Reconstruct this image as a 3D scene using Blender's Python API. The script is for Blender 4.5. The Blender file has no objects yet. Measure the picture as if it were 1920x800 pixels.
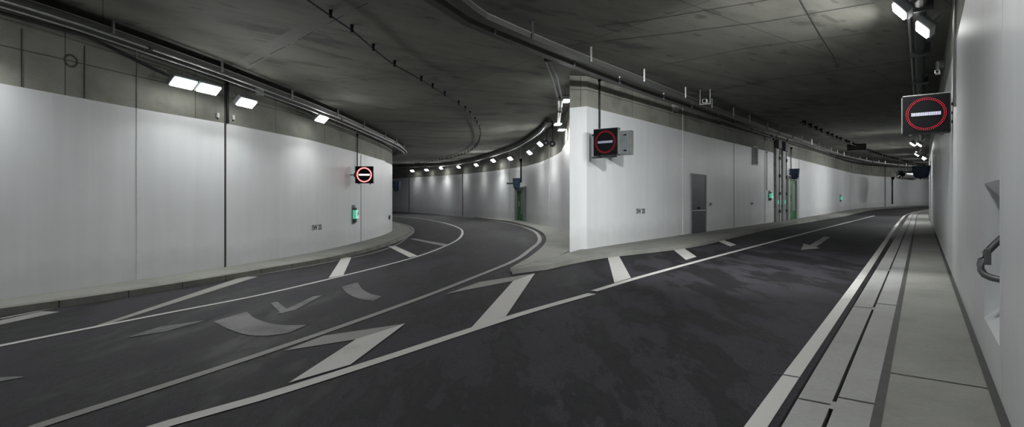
import bpy, bmesh, math, random
from mathutils import Vector, Matrix
random.seed(7)
scn = bpy.context.scene
COL = scn.collection

# ------------------------------------------------------------------ camera, world, exposure
EYE = 1.4                      # camera height above the road level reference
F = 1000.0                     # focal length in pixels of the 1920 x 800 frame
H = 377.0                      # height of the level line in the frame
cam_d = bpy.data.cameras.new('camera'); cam = bpy.data.objects.new('camera', cam_d); COL.objects.link(cam)
cam_d.sensor_width = 36.0; cam_d.lens = 36.0 * F / 1920.0
cam_d.shift_y = (H - 400.0) / 1920.0
cam.location = (0, 0, EYE); cam.rotation_euler = (math.pi / 2, 0, 0)
cam_d.clip_start = 0.05; cam_d.clip_end = 400
scn.camera = cam
scn.view_settings.view_transform = 'Standard'; scn.view_settings.look = 'None'
scn.view_settings.gamma = 1.0; scn.view_settings.use_curve_mapping = False
scn.view_settings.exposure = -0.5
world = bpy.data.worlds.new('tunnel_dark'); scn.world = world; world.use_nodes = True
world.node_tree.nodes['Background'].inputs[0].default_value = (0.75, 0.85, 1.0, 1)
world.node_tree.nodes['Background'].inputs[1].default_value = 0.12
GLOW = .22
LAMP_W = 60.0                 # watts of one tunnel lamp
LAMP_COL = (0.98, 1.0, 0.985)

# ------------------------------------------------------------------ levels of road and ceiling (gentle ramps)
def sm(a, b, x):
    t = max(0.0, min(1.0, (x - a) / (b - a))); return t * t * (3 - 2 * t)
def sp(x, k=4.0): return k * math.log(1 + math.exp(x / k)) if x / k < 30 else x
def interp(tab, x):
    if x <= tab[0][0]: return tab[0][1]
    for (a, va), (b, vb) in zip(tab, tab[1:]):
        if x <= b:
            t = (x - a) / (b - a); return va + (vb - va) * t
    return tab[-1][1]
def g(X, Y):
    s = .61 * X + .79 * Y
    dr = 1.4 - .009 * s; dl = 1.65 - .012 * sp(Y - 20)
    return -(dl + (dr - dl) * sm(-6, 2.5, X))
CL = [(6, 3.3), (8, 3.25), (10.4, 3.15), (12.5, 2.97), (16, 2.80), (20, 2.70), (26, 2.70), (33, 3.0), (45, 3.35), (58, 4.0), (72, 4.5)]
def cl_(Y): return sum(interp(CL, Y + d) for d in (-1.5, -.75, 0, .75, 1.5)) / 5
def c(X, Y):
    s = .61 * X + .79 * Y
    cr = 3.10 + .0152 * sp(s - 11)
    return cl_(Y) + (cr - cl_(Y)) * sm(-6, 2.5, X)
def hit(px, py, z=0.0, fn=g):
    u = (px - 960) / F; w = (H - py) / F
    def Q(Y): return w * Y - (fn(u * Y, Y) + z)
    s0 = Q(.5); Y = .5
    while Y < 200 and Q(Y) * s0 > 0: Y += .25
    a, b = Y - .25, Y
    for _ in range(30):
        m = (a + b) / 2
        if Q(m) * s0 <= 0: b = m
        else: a = m
    return (u * b, b)
def G3(p, z, fn=g): return Vector((p[0], p[1], fn(p[0], p[1]) + z + EYE))

# ------------------------------------------------------------------ plan curves
T = math.atan2(.767, 1); DX, DY = math.sin(T), math.cos(T); NX, NY = math.cos(T), -math.sin(T)
R0, S0 = 177.0, 42.0
def RP(s, n):                                   # along the right tunnel: s forward, n to the right
    if s <= S0: return (s * DX + n * NX, s * DY + n * NY)
    a = (s - S0) / R0; cx, cy = S0 * DX + R0 * NX, S0 * DY + R0 * NY
    r = R0 - n
    return (cx - r * (NX * math.cos(a) - DX * math.sin(a)), cy - r * (NY * math.cos(a) - DY * math.sin(a)))
def spline(pts, step=.5):
    P = [Vector(p) for p in pts]; P = [P[0] * 2 - P[1]] + P + [P[-1] * 2 - P[-2]]; out = []
    for i in range(1, len(P) - 2):
        n = max(1, int((P[i + 1] - P[i]).length / step))
        for k in range(n):
            t = k / n; a, b, c_, d = P[i - 1], P[i], P[i + 1], P[i + 2]
            out.append(.5 * ((2 * b) + (c_ - a) * t + (2 * a - 5 * b + 4 * c_ - d) * t * t + (3 * b - 3 * c_ + d - a) * t ** 3))
    out.append(P[-2].copy()); return out
def resample(pts, n):
    P = [Vector(p) for p in pts]; L = [0]
    for a, b in zip(P, P[1:]): L.append(L[-1] + (b - a).length)
    out = []; j = 0
    for k in range(n):
        x = L[-1] * k / (n - 1)
        while j < len(P) - 2 and L[j + 1] < x: j += 1
        t = (x - L[j]) / max(1e-9, L[j + 1] - L[j]); out.append(P[j].lerp(P[j + 1], min(1, t)))
    return out
def offset(pts, d):                             # d > 0: to the left of travel
    out = []
    for i, p in enumerate(pts):
        a = pts[max(0, i - 1)]; b = pts[min(len(pts) - 1, i + 1)]; t = Vector((b[0] - a[0], b[1] - a[1])).normalized()
        out.append(Vector((p[0] - t.y * d, p[1] + t.x * d)))
    return out
def ray_hit(poly, px, start=0):                # first crossing of the sight line of column px with a plan curve
    u = (px - 960) / F; best = None
    for a, b in zip(poly, poly[1:]):
        fa, fb = a[0] - u * a[1], b[0] - u * b[1]
        if fa * fb <= 0 and abs(fa - fb) > 1e-9:
            t = fa / (fa - fb); p = Vector(a).lerp(Vector(b), t)
            if p.y > start and (best is None or p.y < best[0].y):
                tg = (Vector(b) - Vector(a)).normalized(); best = (p, tg)
    return best
LEFT = spline([(-12, -3), (-10.7, 2), (-9.4, 5.4), (-8.05, 8.38), (-7.47, 10.2), (-6.74, 12.5), (-6.0, 15.9), (-5.68, 20.2), (-5.72, 24.3), (-6.2, 27.6), (-7.6, 31.8), (-10, 37), (-14, 43), (-20, 49)])
OUTER = spline([(1.44, 13.32), (1.72, 15.6), (1.95, 18.2), (1.95, 21), (1.71, 23.8), (.85, 29.3), (-.6, 34.5), (-3.1, 42), (-6.6, 50.4), (-12.2, 58.6), (-19, 66), (-28, 73)])
CENTRE = spline([(1.88, 13.4), (4.05, 16.0), (6.35, 18.75), (11.7, 25.0), (22, 37.6), (32.5, 50.75), (39.5, 58), (55, 71), (75, 82), (98, 90)])
RIGHT = [Vector(RP(s, .40)) for s in [-4 + .5 * i for i in range(17)] + [5 + i for i in range(96)]]

# ------------------------------------------------------------------ materials
MATS = {}
def nodes_mat(name):
    m = bpy.data.materials.new(name); m.use_nodes = True; nt = m.node_tree
    MATS[name] = m; return m, nt, nt.nodes['Principled BSDF']
def N(nt, typ, **kw):
    n = nt.nodes.new(typ)
    for k, v in kw.items():
        if k.startswith('i_'): n.inputs[k[2:].replace('_', ' ')].default_value = v
        else: setattr(n, k, v)
    return n
def simple(name, col, rough=.5, metal=0.0, var=.12, scale=8):
    m, nt, b = nodes_mat(name)
    tc = N(nt, 'ShaderNodeTexCoord'); no = N(nt, 'ShaderNodeTexNoise', i_Scale=scale, i_Detail=5.0)
    nt.links.new(tc.outputs['Object'], no.inputs['Vector'])
    r = N(nt, 'ShaderNodeValToRGB'); r.color_ramp.elements[0].position = .3; r.color_ramp.elements[1].position = .7
    r.color_ramp.elements[0].color = tuple(x * (1 - var) for x in col) + (1,); r.color_ramp.elements[1].color = tuple(min(1, x * (1 + var)) for x in col) + (1,)
    nt.links.new(no.outputs['Fac'], r.inputs[0]); nt.links.new(r.outputs[0], b.inputs['Base Color'])
    b.inputs['Roughness'].default_value = rough; b.inputs['Metallic'].default_value = metal
    return m
def emit(name, col, strength):
    m, nt, b = nodes_mat(name)
    b.inputs['Base Color'].default_value = tuple(x * .5 for x in col) + (1,)
    b.inputs['Emission Color'].default_value = col + (1,); b.inputs['Emission Strength'].default_value = strength
    return m
def mixc(nt, fac, a, b, mode='MIX'):
    n = N(nt, 'ShaderNodeMix', data_type='RGBA', blend_type=mode)
    for sock, v in ((0, fac), (6, a), (7, b)):
        if hasattr(v, 'links') or hasattr(v, 'is_linked'): nt.links.new(v, n.inputs[sock])
        else: n.inputs[sock].default_value = v if sock == 0 else tuple(v) + (1,)
    return n.outputs[2]
def ramp(nt, src, stops):
    r = N(nt, 'ShaderNodeValToRGB'); e = r.color_ramp.elements
    e[0].position, e[0].color = stops[0][0], (stops[0][1],) * 3 + (1,)
    e[1].position, e[1].color = stops[-1][0], (stops[-1][1],) * 3 + (1,)
    for p, v in stops[1:-1]:
        x = e.new(p); x.color = (v,) * 3 + (1,)
    nt.links.new(src, r.inputs[0]); return r.outputs[0]
def concrete(name, col, coord='UV', joints=(2.6, 1.15), jdark=.35, stain=.25, rot=0.0, stretch=(1, 1, 1), rough=.85, off=.0, blot=0.0):
    m, nt, b = nodes_mat(name)
    tc = N(nt, 'ShaderNodeTexCoord'); mp = N(nt, 'ShaderNodeMapping'); mp.inputs['Rotation'].default_value = (0, 0, rot)
    nt.links.new(tc.outputs[coord], mp.inputs[0]); v = mp.outputs[0]
    ms = N(nt, 'ShaderNodeMapping'); ms.inputs['Scale'].default_value = stretch; nt.links.new(v, ms.inputs[0])
    n1 = N(nt, 'ShaderNodeTexNoise', i_Scale=1.1, i_Detail=8.0, i_Roughness=.62); nt.links.new(ms.outputs[0], n1.inputs['Vector'])
    n2 = N(nt, 'ShaderNodeTexNoise', i_Scale=30.0, i_Detail=4.0); nt.links.new(v, n2.inputs['Vector'])
    f1 = ramp(nt, n1.outputs['Fac'], [(.32, 1 - stain), (.5, 1.0), (.7, 1 + stain * .6)])
    f2 = ramp(nt, n2.outputs['Fac'], [(.3, .93), (.7, 1.05)])
    cc = mixc(nt, 1.0, col, f1, 'MULTIPLY'); cc = mixc(nt, 1.0, cc, f2, 'MULTIPLY')
    if blot:
        n3 = N(nt, 'ShaderNodeTexNoise', i_Scale=.55, i_Detail=6.0, i_Roughness=.6, i_Distortion=.4); nt.links.new(ms.outputs[0], n3.inputs['Vector'])
        f3 = ramp(nt, n3.outputs['Fac'], [(.36, 1 - blot), (.40, 1.0), (.62, 1.0), (.66, 1 + blot * .5)]); cc = mixc(nt, 1.0, cc, f3, 'MULTIPLY')
        n4 = N(nt, 'ShaderNodeTexNoise', i_Scale=2.6, i_Detail=2.0, i_Roughness=.4); nt.links.new(ms.outputs[0], n4.inputs['Vector'])
        f4 = ramp(nt, n4.outputs['Fac'], [(.30, 1 - blot * .9), (.335, 1.0), (1.0, 1.0)]); cc = mixc(nt, 1.0, cc, f4, 'MULTIPLY')
    if joints:
        br = N(nt, 'ShaderNodeTexBrick', offset=off, i_Scale=1.0, i_Mortar_Size=.012); br.inputs['Brick Width'].default_value = joints[0]; br.inputs['Row Height'].default_value = joints[1]
        br.inputs['Mortar Smooth'].default_value = .3
        br.inputs['Color1'].default_value = (1, 1, 1, 1); br.inputs['Color2'].default_value = (.88, .88, .88, 1); br.inputs['Mortar'].default_value = (jdark,) * 3 + (1,)
        nt.links.new(v, br.inputs['Vector']); cc = mixc(nt, 1.0, cc, br.outputs['Color'], 'MULTIPLY')
    nt.links.new(cc, b.inputs['Base Color']); b.inputs['Roughness'].default_value = rough
    bp = N(nt, 'ShaderNodeBump', i_Strength=.15, i_Distance=.01); nt.links.new(n2.outputs['Fac'], bp.inputs['Height']); nt.links.new(bp.outputs[0], b.inputs['Normal'])
    return m
def wall_paint(name, col):
    m, nt, b = nodes_mat(name)
    tc = N(nt, 'ShaderNodeTexCoord')
    mp = N(nt, 'ShaderNodeMapping'); mp.inputs['Scale'].default_value = (4, .25, 1); nt.links.new(tc.outputs['UV'], mp.inputs[0])
    n1 = N(nt, 'ShaderNodeTexNoise', i_Scale=1.0, i_Detail=4.0, i_Roughness=.5); nt.links.new(mp.outputs[0], n1.inputs['Vector'])
    n2 = N(nt, 'ShaderNodeTexNoise', i_Scale=.5, i_Detail=6.0); nt.links.new(tc.outputs['UV'], n2.inputs['Vector'])
    cc = mixc(nt, 1.0, col, ramp(nt, n1.outputs['Fac'], [(.3, .96), (.7, 1.02)]), 'MULTIPLY')
    cc = mixc(nt, 1.0, cc, ramp(nt, n2.outputs['Fac'], [(.3, .94), (.65, 1.03)]), 'MULTIPLY')
    sepn = N(nt, 'ShaderNodeSeparateXYZ'); nt.links.new(tc.outputs['UV'], sepn.inputs[0])
    # road dirt splashed on the lowest half metre
    n3 = N(nt, 'ShaderNodeTexNoise', i_Scale=3.0, i_Detail=6.0); nt.links.new(tc.outputs['UV'], n3.inputs['Vector'])
    ad = N(nt, 'ShaderNodeMath', operation='MULTIPLY_ADD'); nt.links.new(n3.outputs['Fac'], ad.inputs[0]); ad.inputs[1].default_value = -.5; nt.links.new(sepn.outputs[1], ad.inputs[2])
    cc = mixc(nt, 1.0, cc, ramp(nt, ad.outputs[0], [(.0, .86), (.35, 1.0)]), 'MULTIPLY')
    nt.links.new(cc, b.inputs['Base Color']); b.inputs['Roughness'].default_value = .42; b.inputs['Specular IOR Level'].default_value = .4
    return m
def asphalt():
    m, nt, b = nodes_mat('asphalt')
    tc = N(nt, 'ShaderNodeTexCoord'); v = tc.outputs['Object']
    n1 = N(nt, 'ShaderNodeTexNoise', i_Scale=90.0, i_Detail=3.0, i_Roughness=.7); nt.links.new(v, n1.inputs['Vector'])
    mp = N(nt, 'ShaderNodeMapping'); mp.inputs['Rotation'].default_value = (0, 0, T); mp.inputs['Scale'].default_value = (1.0, .32, 1); nt.links.new(v, mp.inputs[0])
    n2 = N(nt, 'ShaderNodeTexNoise', i_Scale=1.7, i_Detail=11.0, i_Roughness=.68); nt.links.new(mp.outputs[0], n2.inputs['Vector'])
    n3 = N(nt, 'ShaderNodeTexNoise', i_Scale=.22, i_Detail=3.0); nt.links.new(v, n3.inputs['Vector'])
    cc = mixc(nt, 1.0, (.0125, .0118, .0150), ramp(nt, n1.outputs['Fac'], [(.3, .5), (.52, 1.0), (.72, 2.4)]), 'MULTIPLY')
    cc = mixc(nt, 1.0, cc, ramp(nt, n2.outputs['Fac'], [(.44, .62), (.485, .75), (.505, 1.7), (.60, 2.1)]), 'MULTIPLY')
    cc = mixc(nt, 1.0, cc, ramp(nt, n3.outputs['Fac'], [(.35, .85), (.65, 1.2)]), 'MULTIPLY')
    nt.links.new(cc, b.inputs['Base Color'])
    nt.links.new(ramp(nt, n2.outputs['Fac'], [(.40, .70), (.55, .85)]), b.inputs['Roughness']); b.inputs['Specular IOR Level'].default_value = .3
    bp = N(nt, 'ShaderNodeBump', i_Strength=.35, i_Distance=.006); nt.links.new(n1.outputs['Fac'], bp.inputs['Height']); nt.links.new(bp.outputs[0], b.inputs['Normal'])
    return m
def marking(name, col, wear, hole=(.02, .02, .022), sc=120.0):
    m, nt, b = nodes_mat(name)
    tc = N(nt, 'ShaderNodeTexCoord')
    n1 = N(nt, 'ShaderNodeTexNoise', i_Scale=sc, i_Detail=4.0, i_Roughness=.7); nt.links.new(tc.outputs['Object'], n1.inputs['Vector'])
    n2 = N(nt, 'ShaderNodeTexNoise', i_Scale=1.5, i_Detail=5.0); nt.links.new(tc.outputs['Object'], n2.inputs['Vector'])
    ad = N(nt, 'ShaderNodeMath', operation='MULTIPLY_ADD'); nt.links.new(n2.outputs['Fac'], ad.inputs[0]); ad.inputs[1].default_value = .5; nt.links.new(n1.outputs['Fac'], ad.inputs[2])
    cc = mixc(nt, ramp(nt, ad.outputs[0], [(wear - .06, 0.0), (wear + .06, 1.0)]), hole, col)
    nt.links.new(cc, b.inputs['Base Color']); b.inputs['Roughness'].default_value = .7
    return m
def tray_mat(name, base, dark, w):
    m, nt, b = nodes_mat(name)
    tc = N(nt, 'ShaderNodeTexCoord')
    br = N(nt, 'ShaderNodeTexBrick', offset=.5, i_Scale=1.0, i_Mortar_Size=w * .28); br.inputs['Brick Width'].default_value = w; br.inputs['Row Height'].default_value = w * .6
    br.inputs['Color1'].default_value = dark + (1,); br.inputs['Color2'].default_value = dark + (1,); br.inputs['Mortar'].default_value = base + (1,)
    nt.links.new(tc.outputs['UV'], br.inputs['Vector']); nt.links.new(br.outputs['Color'], b.inputs['Base Color'])
    b.inputs['Roughness'].default_value = .45; b.inputs['Metallic'].default_value = .3
    return m
M_CONC = concrete('wall_concrete', (.27, .27, .235), joints=(2.6, 1.0), stain=.3)
M_CEIL = concrete('ceiling_concrete', (.165, .163, .14), coord='Object', joints=(7.5, 2.5), jdark=.45, stain=.3, rot=-T, stretch=(.55, 1.6, 1), blot=.38)
M_WALK = concrete('walkway_concrete', (.225, .225, .205), coord='Object', joints=None, stain=.22)
M_KERB = concrete('kerb_stone', (.19, .19, .17), joints=(1.0, 5.0), jdark=.3, stain=.3)
M_SLAB = concrete('channel_slab', (.29, .29, .285), coord='Object', joints=None, stain=.12)
M_SEAL = simple('dark_sealant', (.055, .055, .05), .8)
M_PAINT = wall_paint('white_wall_paint', (.735, .755, .77))
M_ASPH = asphalt()
M_MARK = marking('road_paint', (.50, .49, .475), .56)
M_MARKD = marking('road_paint_dusty', (.24, .235, .225), .60)
M_WORN = marking('road_paint_worn', (.15, .15, .15), .72)
M_GALV = tray_mat('perforated_steel', (.10, .10, .092), (.02, .02, .019), .05)
M_STEEL = simple('galvanised_steel', (.42, .43, .42), .35, .7)
M_DKSTEEL = simple('dark_steel', (.045, .046, .048), .5, .3)
M_BLACK = simple('black_plastic', (.008, .008, .009), .6); M_BLACK.node_tree.nodes['Principled BSDF'].inputs['Specular IOR Level'].default_value = .04
M_CABLE = simple('black_cable', (.010, .010, .010), .6)
M_GREY = simple('grey_paint', (.17, .19, .20), .4)
M_DOORG = simple('slate_door_paint', (.055, .065, .075), .45)
M_GREEN = simple('green_door_paint', (.02, .13, .04), .45)
M_DOORFR = simple('door_frame_grey', (.22, .25, .23), .5)
M_BLUE = simple('dark_blue_cover', (.012, .035, .075), .6, var=.4, scale=14)
M_WHITEP = simple('white_plastic', (.55, .56, .55), .5)
M_RAIL = simple('rail_grey', (.22, .23, .22), .5, .2)
M_INK = simple('black_ink', (.03, .03, .035), .7)
M_HANDLE = simple('grey_cast_metal', (.14, .15, .15), .45, .5)
M_LAMP = emit('lamp_glass_lit', (1, 1, .95), 28.0); M_LAMP.cycles.emission_sampling = 'NONE'
M_LAMPS = emit('lamp_glass_lit_far', (1, 1, .95), 60.0); M_LAMPS.cycles.emission_sampling = 'NONE'
M_RED = emit('red_led', (1, .02, .05), 2.2)
M_REDHOT = emit('red_led_bright', (1, .22, .22), 3.2)
M_REDDIM = emit('red_led_dim', (.85, .02, .05), .5)
M_WLED = emit('white_led', (.8, .8, 1.0), 1.3)
M_WHOT = emit('white_led_bright', (1, .9, .95), 2.2)
M_WDIM = emit('white_led_dim', (.75, .8, 1.0), .28)
M_EXIT = emit('lit_sign_white', (.85, 1.0, .95), .8)
M_EXITG = emit('lit_sign_green', (.01, .35, .2), .5)
M_EXITS = emit('lit_sign_side_green', (.12, .9, .55), .5)
MARKM = {}
# ------------------------------------------------------------------ object helpers
def link(name, me, mat=None, parent=None):
    o = bpy.data.objects.new(name, me); COL.objects.link(o)
    for m in (mat if isinstance(mat, (list, tuple)) else [mat]):
        if m and me is not None: me.materials.append(m)
    if parent is not None: o.parent = parent
    return o
def tag(o, label, cat=None, group=None, kind=None):
    o['label'] = label
    if cat: o['category'] = cat
    if group: o['group'] = group
    if kind: o['kind'] = kind
    return o
def mesh(name, V, Fc, mat=None, parent=None, uv=None, midx=None, smooth=False):
    me = bpy.data.meshes.new(name); me.from_pydata([tuple(v) for v in V], [], Fc)
    if uv is not None:
        l = me.uv_layers.new(name='UVMap')
        for p in me.polygons:
            for li, vi in zip(p.loop_indices, p.vertices): l.data[li].uv = uv[vi]
    if midx: 
        for p, i in zip(me.polygons, midx): p.material_index = i
    if smooth:
        for p in me.polygons: p.use_smooth = True
    me.update(); return link(name, me, mat, parent)
def bmobj(name, bm, mat, parent=None, smooth=False):
    me = bpy.data.meshes.new(name); bmesh.ops.recalc_face_normals(bm, faces=bm.faces[:]); bm.to_mesh(me); bm.free()
    if smooth:
        for p in me.polygons: p.use_smooth = True
    return link(name, me, mat, parent)
def box(bm, x0, x1, y0, y1, z0, z1, bev=0.0):
    r = bmesh.ops.create_cube(bm, size=1.0)
    for v in r['verts']: v.co = Vector(((x0 + x1) / 2 + v.co.x * (x1 - x0), (y0 + y1) / 2 + v.co.y * (y1 - y0), (z0 + z1) / 2 + v.co.z * (z1 - z0)))
    if bev:
        es = list({e for v in r['verts'] for e in v.link_edges}); bmesh.ops.bevel(bm, geom=es, offset=bev, segments=2, affect='EDGES', profile=.6)
def cyl(bm, p, q, r, r2=None, seg=12, cap=True):
    p, q = Vector(p), Vector(q); d = q - p
    mt = Matrix.Translation((p + q) / 2) @ d.to_track_quat('Z', 'Y').to_matrix().to_4x4()
    bmesh.ops.create_cone(bm, cap_ends=cap, segments=seg, radius1=r, radius2=r if r2 is None else r2, depth=d.length, matrix=mt)
def tube_mesh(name, pts, r, mat, parent=None, seg=8):
    P = [Vector(p) for p in pts]; V = []; Fc = []; up = Vector((0, 0, 1))
    for i, p in enumerate(P):
        t = (P[min(i + 1, len(P) - 1)] - P[max(i - 1, 0)]).normalized()
        a = t.cross(up if abs(t.z) < .9 else Vector((1, 0, 0))).normalized(); b = t.cross(a)
        for k in range(seg): 
            an = 2 * math.pi * k / seg; V.append(p + (a * math.cos(an) + b * math.sin(an)) * r)
    for i in range(len(P) - 1):
        for k in range(seg):
            k2 = (k + 1) % seg; Fc.append((i * seg + k, i * seg + k2, (i + 1) * seg + k2, (i + 1) * seg + k))
    Fc.append(tuple(range(seg))[::-1]); Fc.append(tuple((len(P) - 1) * seg + k for k in range(seg)))
    return mesh(name, V, Fc, mat, parent, smooth=True)
def sweep(name, pts, prof, mat, parent=None):     # closed profile (lateral, up) swept along a 3-D path
    P = [Vector(p) for p in pts]; V = []; Fc = []; UV = []; L = 0; n = len(prof)
    pl = [0]
    for a, b in zip(prof, prof[1:] + prof[:1]): pl.append(pl[-1] + math.hypot(a[0] - b[0], a[1] - b[1]))
    for i, p in enumerate(P):
        a, b = P[max(i - 1, 0)], P[min(i + 1, len(P) - 1)]; t = Vector((b.x - a.x, b.y - a.y, 0)).normalized(); s = Vector((t.y, -t.x, 0))
        if i: L += (p - P[i - 1]).length
        for k, (x, z) in enumerate(prof): V.append(p + s * x + Vector((0, 0, z))); UV.append((L, pl[k]))
    for i in range(len(P) - 1):
        for k in range(n):
            k2 = (k + 1) % n; Fc.append((i * n + k, i * n + k2, (i + 1) * n + k2, (i + 1) * n + k))
    return mesh(name, V, Fc, mat, parent, uv=UV)
def ribbon(name, A, B, zfun, mat, parent=None, cross=1, z0=None, fn=g):
    """flat strip between two plan curves that follows the ground; z0 given: a solid down to z0"""
    n = max(len(A), 2); V = []; Fc = []; UV = []; L = 0; w = cross + 1
    for i in range(n):
        if i: L += ((Vector(A[i]) + Vector(B[i])) / 2 - (Vector(A[i - 1]) + Vector(B[i - 1])) / 2).length
        for k in range(w):
            p = Vector(A[i]).lerp(Vector(B[i]), k / cross); V.append(G3(p, zfun, fn)); UV.append((L, (Vector(A[i]) - Vector(B[i])).length * k / cross))
    for i in range(n - 1):
        for k in range(cross): Fc.append((i * w + k, i * w + k + 1, (i + 1) * w + k + 1, (i + 1) * w + k))
    if z0 is not None:
        o = len(V)
        for i in range(n):
            for k, E in ((0, A), (1, B)): V.append(G3(E[i], z0, fn)); UV.append((UV[i * w][0], -.1 if k == 0 else .1))
        for i in range(n - 1):
            a, b = o + 2 * i, o + 2 * i + 2
            Fc.append((i * w, (i + 1) * w, b, a)); Fc.append(((i) * w + cross, a + 1, b + 1, (i + 1) * w + cross)); Fc.append((a, b, b + 1, a + 1))
        Fc.append(tuple(range(0, w)) + (o + 1, o)); Fc.append(tuple(range((n - 1) * w, n * w)) + (o + 2 * n - 1, o + 2 * n - 2))
    ob = mesh(name, V, Fc, mat, parent, uv=UV)
    bm = bmesh.new(); bm.from_mesh(ob.data); bmesh.ops.recalc_face_normals(bm, faces=bm.faces[:]); bm.to_mesh(ob.data); bm.free()
    return ob
def pxline(pts, z=0.0, fn=g): return [Vector(hit(x, y, z, fn)) for x, y in pts]

# ================================================================== STRUCTURE
def grid(name, fn, x0, x1, y0, y1, st, mat, thick):
    nx, ny = int((x1 - x0) / st), int((y1 - y0) / st); V = []; Fc = []
    for j in range(ny + 1):
        for i in range(nx + 1):
            X, Y = x0 + i * st, y0 + j * st; V.append((X, Y, fn(X, Y) + EYE))
    for j in range(ny):
        for i in range(nx):
            a = j * (nx + 1) + i; Fc.append((a, a + 1, a + nx + 2, a + nx + 1))
    o = mesh(name, V, Fc, mat, smooth=True)
    md = o.modifiers.new('thickness', 'SOLIDIFY'); md.thickness = abs(thick); md.offset = -1 if thick > 0 else 1
    return o
floor = tag(grid('floor', g, -30, 100, -6, 92, .5, M_ASPH, .3), 'dark worn asphalt road of the forking tunnel', 'road', kind='structure')
ceiling = tag(grid('ceiling', c, -30, 100, -6, 92, .6, M_CEIL, -.4), 'dark stained concrete ceiling over both tunnel branches', 'ceiling', kind='structure')

def paint_z(pxs):                                  # height of the paint edge above the eye, from its picture height
    def f(p):
        px = 960 + F * p[0] / p[1] if p[1] > .5 else -500
        return None if px < pxs[0][0] or px > pxs[-1][0] else (H - interp(pxs, px)) * p[1] / F
    return f
def wall(name, poly, back, pz, label, closed=False, holes=None):
    """wall following a plan curve; pz(p) = height of the paint's upper edge above the eye"""
    n = len(poly); V = []; Fc = []; UV = []; mi = []; L = 0
    bk = offset(poly, back) if back else None
    for i, p in enumerate(poly):
        if i: L += (Vector(p) - Vector(poly[i - 1])).length
        b, t, q = g(*p) - .35, c(*p) + .2, pz(p)
        for z in (b, q, t): V.append((p[0], p[1], z + EYE)); UV.append((L, z - g(*p) - .1))
        if bk:
            for z in (b, t): V.append((bk[i][0], bk[i][1], z + EYE)); UV.append((L, z))
    w = 5 if bk else 3
    for i in range(n - 1 + (1 if closed else 0)):
        j = (i + 1) % n
        for k in (0, 1):
            if holes and k == 0 and holes(i): continue
            Fc.append((i * w + k, j * w + k, j * w + k + 1, i * w + k + 1)); mi.append(k)
        if bk:
            Fc.append((i * w + 3, i * w + 4, j * w + 4, j * w + 3)); mi.append(1)
    if bk:
        for e in (0, n - 1): Fc.append((e * w, e * w + 1, e * w + 2, e * w + 4, e * w + 3)); mi.append(1)
    o = mesh(name, V, Fc, [M_PAINT, M_CONC], uv=UV, midx=mi)
    return tag(o, label, 'wall', kind='structure')
LP = [(-400, 95), (0, 156), (120, 178), (256, 203), (422, 231), (580, 262), (660, 283), (733, 305)]
lpf = paint_z(LP)
def lp(p):
    v = lpf(p)
    if p[1] > 24.2: v = 1.76 + .012 * (p[1] - 24.2)
    if v is None or p[1] < 7: v = 1.83
    return v
wall_left = wall('wall_left', LEFT, .4, lp, 'white painted curving wall with bare concrete top at the left')
OP = [(735, 335), (860, 327), (920, 321), (985, 311.5), (1013, 304), (1040, 292), (1066, 275)]
opf = paint_z(OP)
def op(p):
    v = opf(p)
    if p[1] < 20.5: return interp([(13.3, 2.33), (20.5, 2.1)], p[1])
    return v if v is not None else 2.35
CP = [(1100, 199), (1200, 224), (1320, 255), (1434, 282), (1600, 325), (1640, 330), (1740, 336)]
cpf = paint_z(CP)
def cpz(p):
    v = cpf(p); return v if v is not None else (2.33 if p[1] < 20 else 2.9 + .01 * (p[1] - 71))
PIER = list(reversed(OUTER)) + CENTRE
def pierpz(p):
    for q in CENTRE:
        if (q - p).length < 1e-6: return cpz(p)
    return op(p)
wall_centre = wall('wall_center', PIER, 0, pierpz, 'white painted wedge of wall between the two tunnel branches')
def rpz(p): return g(*p) + 3.62
# right wall with a recess for the handle niche
NS0, NS1 = 4.62, 5.66
RIGHT = [Vector(RP(s, .40)) for s in [-4 + .5 * i for i in range(18)] + [NS0, NS1] + [6 + .5 * i for i in range(8)] + [10 + i for i in range(90)]]
iN = 18
wall_right = wall('wall_right', RIGHT, -.5, rpz, 'white painted wall close along the right footway', holes=lambda i: i == iN)
def on_r(s, n, z): p = RP(s, n); return Vector((p[0], p[1], z + EYE))
zt, zb = .14, -.93; V = []
pr_ = rpz(RIGHT[iN]); bb = g(*RIGHT[iN]) - .35
A = [on_r(NS0, .40, bb), on_r(NS1, .40, bb), on_r(NS1, .40, zb), on_r(NS0, .40, zb), on_r(NS0, .40, zt), on_r(NS1, .40, zt), on_r(NS1, .40, rpz(RIGHT[iN + 1])), on_r(NS0, .40, pr_)]
B = [on_r(NS0, .66, zb + .28), on_r(NS1, .66, zb + .28), on_r(NS1, .66, zt - .28), on_r(NS0, .66, zt - .28)]
mesh('niche_recess', A + B, [(0, 1, 2, 3), (4, 5, 6, 7), (3, 2, 9, 8), (5, 4, 11, 10), (2, 5, 10, 9), (4, 3, 8, 11), (8, 9, 10, 11)], M_PAINT, wall_right, uv=[(v.x, v.z) for v in A + B])

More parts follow.
